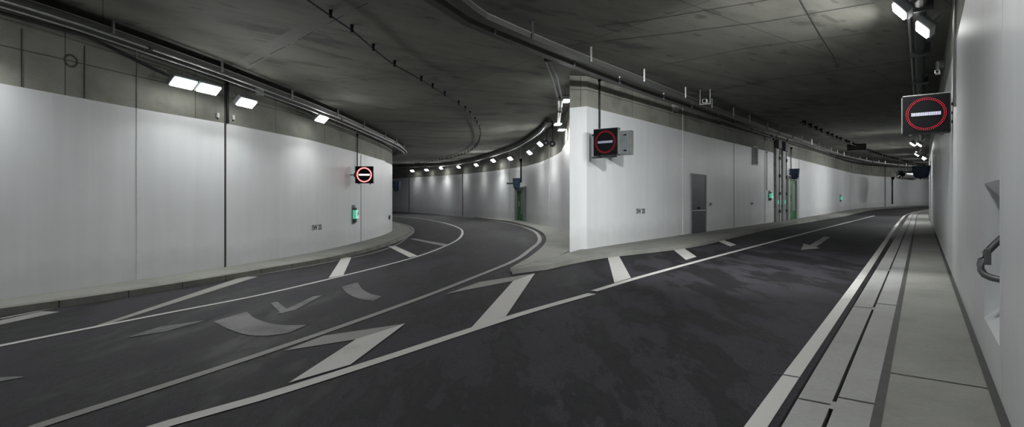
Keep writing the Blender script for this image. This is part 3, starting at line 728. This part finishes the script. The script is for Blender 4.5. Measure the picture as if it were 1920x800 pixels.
exit_light(LEFT, 662, 402, .68, 'green lit exit sign on the left wall below the red sign')
exit_light(CENTRE, 1442, 367, .50, 'green lit exit sign left of the two service rails')
exit_light(CENTRE, 1575, 371.5, .62, 'farthest green lit exit sign on the right branch wall')

# ---- doors
def door(num, poly, px0, px1, ytop, leaf, frame, label, green=False):
    a, _, _, pa = wall_frame(poly, px0, ytop); b, _, _, pb = wall_frame(poly, px1, ytop)
    pm = (px0 + px1) / 2; Mx, kx, ky, p = wall_frame(poly, pm, H); w = (pb - pa).length
    z1 = (H - ytop) * p.y / F; z0 = g(*p) + .1; r = empty('door_%d' % num, Matrix.Translation((0, 0, z0)) @ Mx, label, 'door'); r['kind'] = 'structure'
    h = z1 - z0
    if green:
        frame_part('frame', r, w, 0, h, w * .17, -.05, .12, frame, tt=.22)
        part('lintel_sign', r, [(-w / 2 + .2, w / 2 - .2, .12, .14, h - .18, h - .06)], M_DKSTEEL)
        o = part('leaf', r, [(-w * .33, w * .33, .0, .04, .01, h - .22)], leaf)
        part('glazing', o, [(-w * .30, -w * .02, .035, .05, h * .2, h * .82)], M_GREY)
        part('handle', o, [(w * .10, w * .10 + .04, .04, .10, h * .42, h * .56)], M_STEEL)
        for q_ in (.2, .65): part('hinge', o, [(w / 2 - .17, w / 2 - .13, .03, .07, h * q_, h * (q_ + .06))], M_STEEL)
    else:
        frame_part('frame', r, w, 0, h, .05, -.02, .05, frame)
        o = part('leaf', r, [(-w / 2 + .05, w / 2 - .05, -.01, .03, .01, h - .05)], leaf)
        part('handle', o, [(-.03, .05, .03, .05, h * .40, h * .44), (.0, .14, .05, .065, h * .415, h * .43)], M_BLACK)
        part('push_bar', o, [(-w / 2 + .08, w / 2 - .08, .03, .045, h * .37, h * .385)], M_STEEL)
    return r
door(1, CENTRE, 1294.5, 1323, 326, M_DOORG, M_RAIL, 'slate grey steel door in the wall of the right branch')
door(2, OUTER, 968, 987, 350, M_GREEN, M_DOORFR, 'green door in grey frame in the left branch', True)
door(3, CENTRE, 1474, 1493, 330, M_GREEN, M_DOORFR, 'green door behind the blue cover in the right branch', True)

# ---- louvre, rails, boxes
Mx, kx, ky, p = wall_frame(CENTRE, 1415, 292)
r = empty('ventilation_louvre', Mx, 'tall metal louvre high on the right branch wall', 'vent'); w, h = 9 / kx, 35 / ky
frame_part('frame', r, w, -h / 2, h / 2, .05, 0, .05, M_RAIL, closed=True)
bm = bmesh.new(); k = 14
for i in range(k):
    z = -h / 2 + .06 + i * (h - .12) / (k - 1); vs = [bm.verts.new(q) for q in ((-w / 2 + .04, .005, z + .02), (w / 2 - .04, .005, z + .02), (w / 2 - .04, .04, z - .012), (-w / 2 + .04, .04, z - .012), (-w / 2 + .04, .005, z + .026), (w / 2 - .04, .005, z + .026), (w / 2 - .04, .04, z - .006), (-w / 2 + .04, .04, z - .006))]
    for f in ((0, 1, 2, 3), (7, 6, 5, 4), (0, 1, 5, 4), (2, 3, 7, 6), (1, 2, 6, 5), (3, 0, 4, 7)): bm.faces.new([vs[i_] for i_ in f])
bmobj('slats', bm, M_STEEL, r)
part('backing', r, [(-w / 2 + .03, w / 2 - .03, 0, .006, -h / 2 + .03, h / 2 - .03)], M_BLACK, bev=0)
for px, yt, lb in ((1454.5, 277, 'left one of the two tall grey service rails'), (1467.5, 282, 'right one of the two tall grey service rails')):
    Mx, kx, ky, p = wall_frame(CENTRE, px, H); z0 = g(*p) + .1; h = (H - yt) / ky - z0
    r = empty('service_rail', Matrix.Translation((0, 0, z0)) @ Mx, lb, 'service rail', 'service rails beside the green door'); w = 5.8 / kx
    part('channel', r, [(-w / 2, w / 2, 0, .10, 0, h)], M_RAIL, bev=.01)
    part('side_flange', r, [(-w / 2 - .03, -w / 2 + .02, 0, .13, 0, h)], M_GREY)
    for k in range(4): part('clamp', r, [(-w / 2 - .05, -w / 2 + .08, .10, .16, h * (.12 + .24 * k), h * (.12 + .24 * k) + .16)], M_DKSTEEL)
    for k in range(3): part('bolt', r, [(w / 2 - .02, w / 2 + .08, .04, .08, h * (.2 + .28 * k), h * (.2 + .28 * k) + .05)], M_DKSTEEL)
    part('motor_head', r, [(-w / 2, w / 2, .0, .22, h - .05, h + .42)], M_DKSTEEL, bev=.02)
    part('indicator', r, [(-.06, .06, .1, .13, h * .24, h * .29)], M_EXITS)
def wall_box(poly, px, py, w, h, d, mat, name, label, cat, extra=None):
    Mx, kx, ky, p = wall_frame(poly, px, py); r = empty(name, Mx, label, cat)
    part('housing', r, [(-w / 2, w / 2, 0, d, -h / 2, h / 2)], mat, bev=.01)
    part('lid', r, [(-w / 2 - .005, w / 2 + .005, d, d + .012, -h / 2 - .005, h / 2 + .005)], mat, bev=.004)
    part('cable_gland', r, [(-.015, .015, d * .3, d * .7, -h / 2 - .04, -h / 2)], M_BLACK)
    return r
wall_box(CENTRE, 1262.5, 203, .24, .22, .12, M_WHITEP, 'junction_box', 'pale grey junction box on bare concrete above the white wall', 'junction box')
wall_box(LEFT, 407, 216, .06, .10, .03, M_WHITEP, 'sensor_box', 'tiny white box left of the dark joint of the left wall', 'sensor')
wall_box(LEFT, 436, 220, .06, .10, .03, M_WHITEP, 'sensor_box', 'tiny white box right of the dark joint of the left wall', 'sensor')
wall_box(CENTRE, 1331, 382, .16, .07, .04, M_GREY, 'number_plate', 'small dark wall plate just right of the slate grey door', 'wall plate')
wall_box(CENTRE, 1409, 381, .2, .08, .04, M_GREY, 'number_plate', 'small wall plate between the louvre and the exit sign', 'wall plate')
wall_box(LEFT, 729.5, 407, .30, .18, .03, M_DKSTEEL, 'reflector_plate', 'tiny dark reflector low at the bend of the left wall', 'reflector')
# wall writing
def text(body, poly, px, py, size, par, name='wall_text', off=.004):
    Mx, kx, ky, p = wall_frame(poly, px, py, off)
    cu = bpy.data.curves.new(name, 'FONT'); cu.body = body; cu.size = size; cu.align_x = 'CENTER'; cu.align_y = 'CENTER'; cu.extrude = .002; cu.offset = .004
    cu.materials.append(M_INK); o = bpy.data.objects.new(name, cu); COL.objects.link(o)
    # text x axis must run to the viewer's right
    o.matrix_world = Mx @ Matrix.Rotation(math.pi, 4, 'Z') @ Matrix.Rotation(math.pi / 2, 4, 'X'); o.parent = par; return o
text('SW 25', LEFT, 594, 426.5, .22, wall_left)
text('SW 20', CENTRE, 1201, 396, .20, wall_centre)

# ---- cable trays
def path_px(pts, z, fn=c, st=.4): return [G3(p, z, fn) for p in spline(pxline(pts, z, fn), st)]
def tray(name, path, w, h, label, mat=M_GALV, hang_px=None, hanger_every=2.4, hl=.3, cables=2):
    o = empty(name, Matrix.Translation(path[len(path) // 3]), label, 'cable tray'); inv = o.matrix_world.inverted()
    P = [inv @ p for p in path]; t = .012
    prof = [(-w / 2, 0), (w / 2, 0), (w / 2, h), (w / 2 - t, h), (w / 2 - t, t), (-w / 2 + t, t), (-w / 2 + t, h), (-w / 2, h)]
    sweep('tray_channel', P, prof, mat, o)
    sweep('rim', P, [(w / 2 - .004, h - .006), (w / 2 + .012, h - .006), (w / 2 + .012, h + .01), (w / 2 - .004, h + .01)], M_STEEL, o)
    for k in range(cables):
        x = -w / 2 + .05 + k * (w - .1) / max(1, cables - 1)
        sweep('cable', P, [(x + .02 * math.cos(a), h * .5 + .02 * math.sin(a)) for a in [i * math.pi / 3 for i in range(6)]], M_CABLE, o)
    L = 0; nxt = hanger_every * .4
    for a, b in zip(path, path[1:]):
        L += (b - a).length
        if L > nxt:
            nxt += hanger_every; d = (b - a).normalized(); s = Vector((d.y, -d.x, 0)); bm = bmesh.new(); top = c(b.x, b.y) + EYE + .02 - b.z
            q = inv @ b
            for sg_ in (1,):
                nm_ = 'hanger'
                e = q + s * (w / 2 + .02) * sg_; box(bm, e.x - .018, e.x + .018, e.y - .018, e.y + .018, e.z, q.z + top)
            bmobj('hanger', bm, M_STEEL, o)
    return o
TA = [(700, -110), (790, -45), (838, -12), (878, 20), (905, 38), (950, 57), (990, 74), (1100, 117), (1200, 154), (1320, 200), (1440, 245)]
TB = [(640, -110), (725, -45), (785, -12), (835, 20), (872, 44), (920, 65), (990, 93), (1070, 124), (1100, 136), (1200, 173), (1320, 213), (1440, 257)]
FA = [(34, -4.9), (40, -4.85), (50, -4.5), (60, -4.1), (70, -3.3), (82, -1.8), (95, .5)]
FB = [(34, -5.5), (40, -5.4), (50, -4.95), (60, -4.5), (70, -3.65), (82, -2.2), (95, .1)]
for tp, fp, w_, lb in ((TA, FA, .17, 'outer of the two perforated cable trays crossing the ceiling'), (TB, FB, .15, 'second cable tray, running nearer the central pier')):
    q_ = spline(pxline(tp, -.30, c) + [Vector(RP(s, n_)) for s, n_ in fp], .5)
    tray('cable_tray', [G3(p, -.30, c) for p in q_], w_, .09, lb, cables=2)
LT = [G3(p, 0, lambda x, y: c(x, y) - .22) for p in offset(LEFT, -.42)]
tray('cable_tray', LT, .36, .09, 'cable tray following the top of the left wall', cables=3)
def pipe(name, pts, r, label, mat=M_STEEL, cat='conduit', clips=0, clipmat=None):
    o = empty(name, Matrix.Translation(pts[0]), label, cat); inv = o.matrix_world.inverted(); tube_mesh('tube', [inv @ Vector(p) for p in pts], r, mat, o)
    if clips:
        n = len(pts)
        for k in range(clips):
            q = inv @ Vector(pts[int((k + .5) * (n - 1) / clips)]); part('clip', o, [(q.x - r * 1.6, q.x + r * 1.6, q.y - r * 1.6, q.y + r * 1.6, q.z - r * 1.5, q.z + r * 1.5)], clipmat or M_DKSTEEL, bev=0)
    return o
pipe('conduit', [G3(p, 0, lambda x, y: c(x, y) - .30) for p in offset(LEFT, -.72)], .022, 'shiny pipe along the outer side of the left wall tray', clips=10)
pipe('conduit', [G3(p, 0, lambda x, y: c(x, y) - .36) for p in offset(LEFT, -.60)], .018, 'thin shiny pipe under the left wall tray', clips=0)
OT = [G3(p, 0, lambda x, y: c(x, y) - .25) for p in offset(OUTER, .6)][12:]
tray('cable_tray', OT, .22, .08, 'cable tray carrying the lamps of the far curved wall', cables=2, mat=M_GALV)
pipe('conduit', [G3(p, 0, lambda x, y: c(x, y) - .33) for p in offset(OUTER, .72)][12:], .03, 'shiny pipe beside the lamps of the far curved wall')
for dx, lb in ((0, 'left pipe of the bundle dropping from the tray to the curved wall lamps'), (9, 'right pipe of the bundle dropping from the tray to the curved wall lamps')):
    pts = [Vector(((x + dx * k - 960) / F * Y, Y, (H - y) * Y / F + EYE)) for x, y, Y, k in ((1024, 112, 11.2, 1), (1036, 148, 12.2, 1), (1046, 185, 13.4, .8), (1048, 208, 15.5, .4), (1046, 232, 18.0, .3))]
    pipe('conduit', pts, .028, lb, clips=3)
# short drop conduits
def drop(poly, px, y0, y1, r, label, d=.04, mat=M_DKSTEEL):
    Mx, kx, ky, p = wall_frame(poly, px, y0, d); q = Mx.translation; return pipe('conduit', [(q.x, q.y, (H - y0) * p.y / F + EYE), (q.x, q.y, (H - y1) * p.y / F + EYE)], r, label, mat, clips=2)
drop(CENTRE, 1122, 150, 246, .022, 'thin conduit dropping from the tray to the pier no-entry sign')
drop(LEFT, 668, 252, 320, .02, 'thin conduit dropping to the red sign on the left wall')
drop(LEFT, 424.5, 132, 231, .03, 'dark conduit over the joint in the concrete of the left wall')
drop(CENTRE, 1482, 278, 322, .03, 'conduit dropping to the blue cover in the right branch', mat=M_STEEL)
drop(CENTRE, 1436, 285, 357, .015, 'thin conduit dropping to the exit sign by the rails')
drop(CENTRE, 1672, 334, 382, .10, 'dark pipe on the far end wall')
drop(OUTER, 978, 300, 342, .05, 'conduit dropping to the blue cover in the left branch')
s_c = 8.4 / .79
pr = [RP(10.75, .0), RP(10.75, .37)]
q0, q1 = RP(9.6, .05), RP(9.6, .36)
zc_ = c(*q1) + EYE - .06
pp = [(q0[0], q0[1], zc_)] + [(q1[0], q1[1], zc_)]; pp.append((q1[0] + NX * .01, q1[1] + NY * .01, zc_ - .12)); pp.append((q1[0] + NX * .01, q1[1] + NY * .01, (H - 200) * q1[1] / F + EYE))
pp = [Vector(p) for p in pp]
pipe('conduit', [pp[0], pp[0].lerp(pp[1], .8), pp[1] - Vector((0, 0, .03)), pp[2], pp[3]], .02, 'conduit bending from the ceiling down the right wall to the LED sign', M_STEEL, clips=3)
# sagging dark cable on the concrete band at far left
pts = []
for x, y in ((-60, 12), (0, 24), (60, 40), (110, 54), (158, 67), (200, 86), (260, 116), (300, 135), (330, 147)):
    Mx, kx, ky, p = wall_frame(LEFT, x, y, .03); pts.append(Mx.translation)
pipe('conduit', pts, .028, 'dark conduit slanting down the bare concrete towards the brightest lamp', M_DKSTEEL)

# ---- leaky feeder cables with clips
def feeder(pts, z, label, nclip, r=.016, size=.035, n_ext=None):
    path = path_px(pts, z); o = empty('feeder_cable', Matrix.Translation(path[0]), label, 'cable'); inv = o.matrix_world.inverted()
    tube_mesh('cable', [inv @ p for p in path], r, M_CABLE, o)
    Ls = [0]
    for a, b in zip(path, path[1:]): Ls.append(Ls[-1] + (b - a).length)
    for k in range(nclip):
        x = (k + .5) * Ls[-1] / nclip; i = next(i for i, l in enumerate(Ls) if l >= x); q = inv @ path[i]; bm = bmesh.new()
        cyl(bm, (q.x, q.y, q.z - .02), (q.x, q.y, q.z - z), size * .45, size * 1.0, seg=8); box(bm, q.x - size * .6, q.x + size * .6, q.y - size * .6, q.y + size * .6, q.z - .03, q.z + .02)
        bmobj('clip', bm, M_BLACK, o)
    return o
feeder([(545, -22), (575, -1), (620, 30), (660, 57), (700, 92), (740, 122), (790, 150), (860, 195), (888, 222), (900, 245), (899, 262), (888, 278), (862, 291), (800, 304), (745, 310)], -.10, 'black clipped cable sweeping in a curve across the left ceiling', 50)
feeder([(1500, 229), (1530, 243), (1560, 256), (1600, 272), (1650, 291), (1700, 304), (1735, 311)], -.15, 'black clipped cable on the ceiling of the right branch', 40, r=.03, size=.09)

# ---- ceiling duct over the right footway
pts = [G3(RP(s, -.02), -.16, c) for s in (-3, 0, 3, 6, 9, 12, 16, 20, 26, 32, 37)]
o = empty('ceiling_duct', Matrix.Translation(pts[4]), 'dark straight cable duct on the ceiling over the right footway', 'duct'); inv = o.matrix_world.inverted()
sweep('duct_body', [inv @ p for p in pts], [(.09 * math.cos(a), .06 * math.sin(a)) for a in [i * math.pi / 6 for i in range(12)]], M_DKSTEEL, o)
sweep('side_pipe', [inv @ p for p in pts], [(-.14 + .02 * math.cos(a), .02 * math.sin(a)) for a in [i * math.pi / 4 for i in range(8)]], M_STEEL, o)
for s in (4, 7.5, 10.2, 13.5, 17, 22, 27):
    q = inv @ G3(RP(s, -.02), -.16, c); bm = bmesh.new(); bmesh.ops.create_cube(bm, size=1, matrix=Matrix.Translation(q + Vector((0, 0, .03))) @ Matrix.Rotation(-T, 4, 'Z') @ Matrix.Diagonal((.34, .05, .26, 1))); bmobj('clamp', bm, M_DKSTEEL, o)

# ---- cameras and loudspeakers
def cam_unit(X_, Y_, z, yaw_, label, frame=True, up=.35, s=1.0):
    r = empty('surveillance_camera', facing(X_, Y_, z, yaw_), label, 'camera')
    bm = bmesh.new(); box(bm, -.07 * s, .07 * s, -.2 * s, .1 * s, -.055 * s, .055 * s, bev=.02 * s); hs_ = bmobj('housing', bm, M_WHITEP, r)
    bm = bmesh.new(); cyl(bm, (0, .09 * s, 0), (0, .115 * s, 0), .045 * s, seg=16); bmobj('lens', bm, M_BLACK, hs_)
    if frame: frame_part('mounting_frame', r, .31 * s, -.09 * s, up, .025 * s, -.03, 0, M_STEEL, flip=True)
    else: part('arm', r, [(-.02, .02, -.14, -.1, .03, .2)], M_DKSTEEL)
    return r
Yq = 15.2; cam_unit((1322 - 960) / F * Yq, Yq, (H - 190) * Yq / F, math.pi + .5, 'small white camera in a steel frame under the right ceiling', up=c((1322 - 960) / F * Yq, Yq) - (H - 190) * Yq / F, s=.95)
Mx, kx, ky, p = wall_frame(CENTRE, 1354, 236, .25); cam_unit(p.x - .1, p.y - .35, (H - 234) / ky, math.pi + .2, 'dark camera arm on the concrete band left of the louvre', frame=False, s=.7)
Mx, kx, ky, p = wall_frame(CENTRE, 1441, 264, .25); cam_unit(p.x - .05, p.y - .5, (H - 263) / ky, math.pi + .2, 'pale camera at the top of the exit sign conduit', frame=False, s=1.1)
Yq = 9.0; cam_unit((1757.5 - 960) / F * Yq, Yq, (H - 135) * Yq / F, math.pi + .75, 'small camera under the ceiling by the right wall', frame=False, s=.5)
Mx, kx, ky, p = wall_frame(RIGHT, 1771, 121); r = empty('junction_box', Mx, 'grey box high on the right wall beside the small camera', 'junction box'); part('housing', r, [(-.12, .12, 0, .14, -.08, .08)], M_GREY, bev=.01); part('lid', r, [(-.11, .11, .14, .155, -.07, .07)], M_GREY)
for x, y, lb in ((1024, 268.5, 'left black loudspeaker high on the curved wall'), (1036, 270, 'right black loudspeaker high on the curved wall')):
    Yq = 21.5; r = empty('loudspeaker', facing((x - 960) / F * Yq, Yq, (H - y) * Yq / F, math.pi + .15), lb, 'loudspeaker', 'loudspeakers on the curved wall')
    bm = bmesh.new(); cyl(bm, (0, .12, 0), (0, -.12, 0), .13, .06, seg=20); bmobj('horn', bm, M_DKSTEEL, r); bm = bmesh.new(); cyl(bm, (0, .125, 0), (0, .10, 0), .045, .03, seg=14); bmobj('dust_cap', bm, M_WHITEP, r)
    part('bracket', r, [(-.02, .02, -.12, -.02, .05, c((x - 960) / F * Yq, Yq) - (H - y) * Yq / F)], M_DKSTEEL)
q = offset(LEFT, -.42); p, t = ray_hit(q, 487); r = empty('junction_box', Matrix.Translation((p.x, p.y, (H - 172) * p.y / F + EYE)), 'small grey box on the left wall tray between two lamps', 'junction box')
part('housing', r, [(-.08, .08, -.06, .06, -.09, .09)], M_STEEL, bev=.012); part('lid', r, [(-.07, .07, -.075, -.06, -.08, .08)], M_STEEL)

# ---- jet fan, dark ceiling box
Yq = 52.0; X_ = (1688 - 960) / F * Yq; ff = empty('jet_fan', Matrix.Translation((X_, Yq, (H - 326.5) * Yq / F + EYE)) @ Matrix.Rotation(math.radians(52), 4, 'Z').inverted(), 'big round jet fan at the far end of the right branch', 'fan')
bm = bmesh.new(); n = 32; prof = [(0, .40), (-.05, .46), (.0, .48), (1.3, .48), (1.35, .44), (2.6, .44), (2.65, .48), (3.9, .48), (3.9, .40), (0.0, .40)]; vs = [[bm.verts.new((q * math.cos(2 * math.pi * i / n), y, q * math.sin(2 * math.pi * i / n))) for i in range(n)] for y, q in prof]
for a in range(len(prof) - 1):
    for i in range(n): bm.faces.new((vs[a][i], vs[a][(i + 1) % n], vs[a + 1][(i + 1) % n], vs[a + 1][i]))
bmobj('casing', bm, M_STEEL, ff, smooth=True)
bm = bmesh.new(); cyl(bm, (0, .5, 0), (0, .9, 0), .16, seg=20); hub_ = bmobj('hub', bm, M_BLACK, ff)
for k in range(8):
    a = 2 * math.pi * k / 8; bm = bmesh.new(); d = Vector((math.cos(a), 0, math.sin(a))); e = Vector((-d.z, 0, d.x)); V = [d * .14 + e * .05 + Vector((0, .62, 0)), d * .39 + e * .10 + Vector((0, .6, 0)), d * .39 - e * .10 + Vector((0, .8, 0)), d * .14 - e * .05 + Vector((0, .75, 0))]
    f = [bm.verts.new(v) for v in V]; b2 = [bm.verts.new(v + Vector((0, .02, 0))) for v in V]; bm.faces.new(f); bm.faces.new(b2[::-1])
    for i in range(4): bm.faces.new((f[i], b2[i], b2[(i + 1) % 4], f[(i + 1) % 4]))
    bmobj('blade', bm, M_BLACK, hub_)
zz = c(X_, Yq) - (H - 326.5) * Yq / F
for x_ in (-.3, .24):
    for y_ in (.5, 3.2): part('hanger', ff, [(x_, x_ + .06, y_, y_ + .06, .3, zz)], M_DKSTEEL)
X_, Yq = hit(1606, 270, 0, c); r = empty('ceiling_box', facing(X_, Yq, c(X_, Yq), yaw), 'flat black box fixed under the ceiling of the right branch', 'sign box')
part('housing', r, [(-.5, .5, -.25, .0, -.36, .0)], M_BLACK, bev=.02); part('front_panel', r, [(-.46, .46, .0, .02, -.32, -.04)], M_CABLE)

# ---- handle in the niche of the right wall
hm = empty('niche_handle', Matrix.Translation(on_r(5.2, .5, -.35)) @ Matrix.Rotation(-T, 4, 'Z'), 'grey D-shaped metal handle in the niche of the right wall', 'handle')
def bez(P, n=5): return [Vector(q) for q in spline(P, .03)]
# local: x = into the wall, y = along the wall
loop = bez([(.05, .10, .17), (-.03, .10, .08), (-.12, .08, -.04), (-.15, .06, -.12), (-.13, .03, -.19), (-.05, 0, -.215), (.06, -.03, -.215)])
tube_mesh('bow', loop, .024, M_HANDLE, hm, seg=10)
part('mounting_plate', hm, [(.04, .09, -.10, .14, -.26, .22)], M_HANDLE, bev=.01)
part('rib', hm, [(-.13, -.09, .045, .085, -.12, .0)], M_HANDLE, bev=.008)
bm = bmesh.new(); cyl(bm, (.02, .02, -.215), (.02, .02, -.245), .02); bmobj('bolt', bm, M_STEEL, hm)
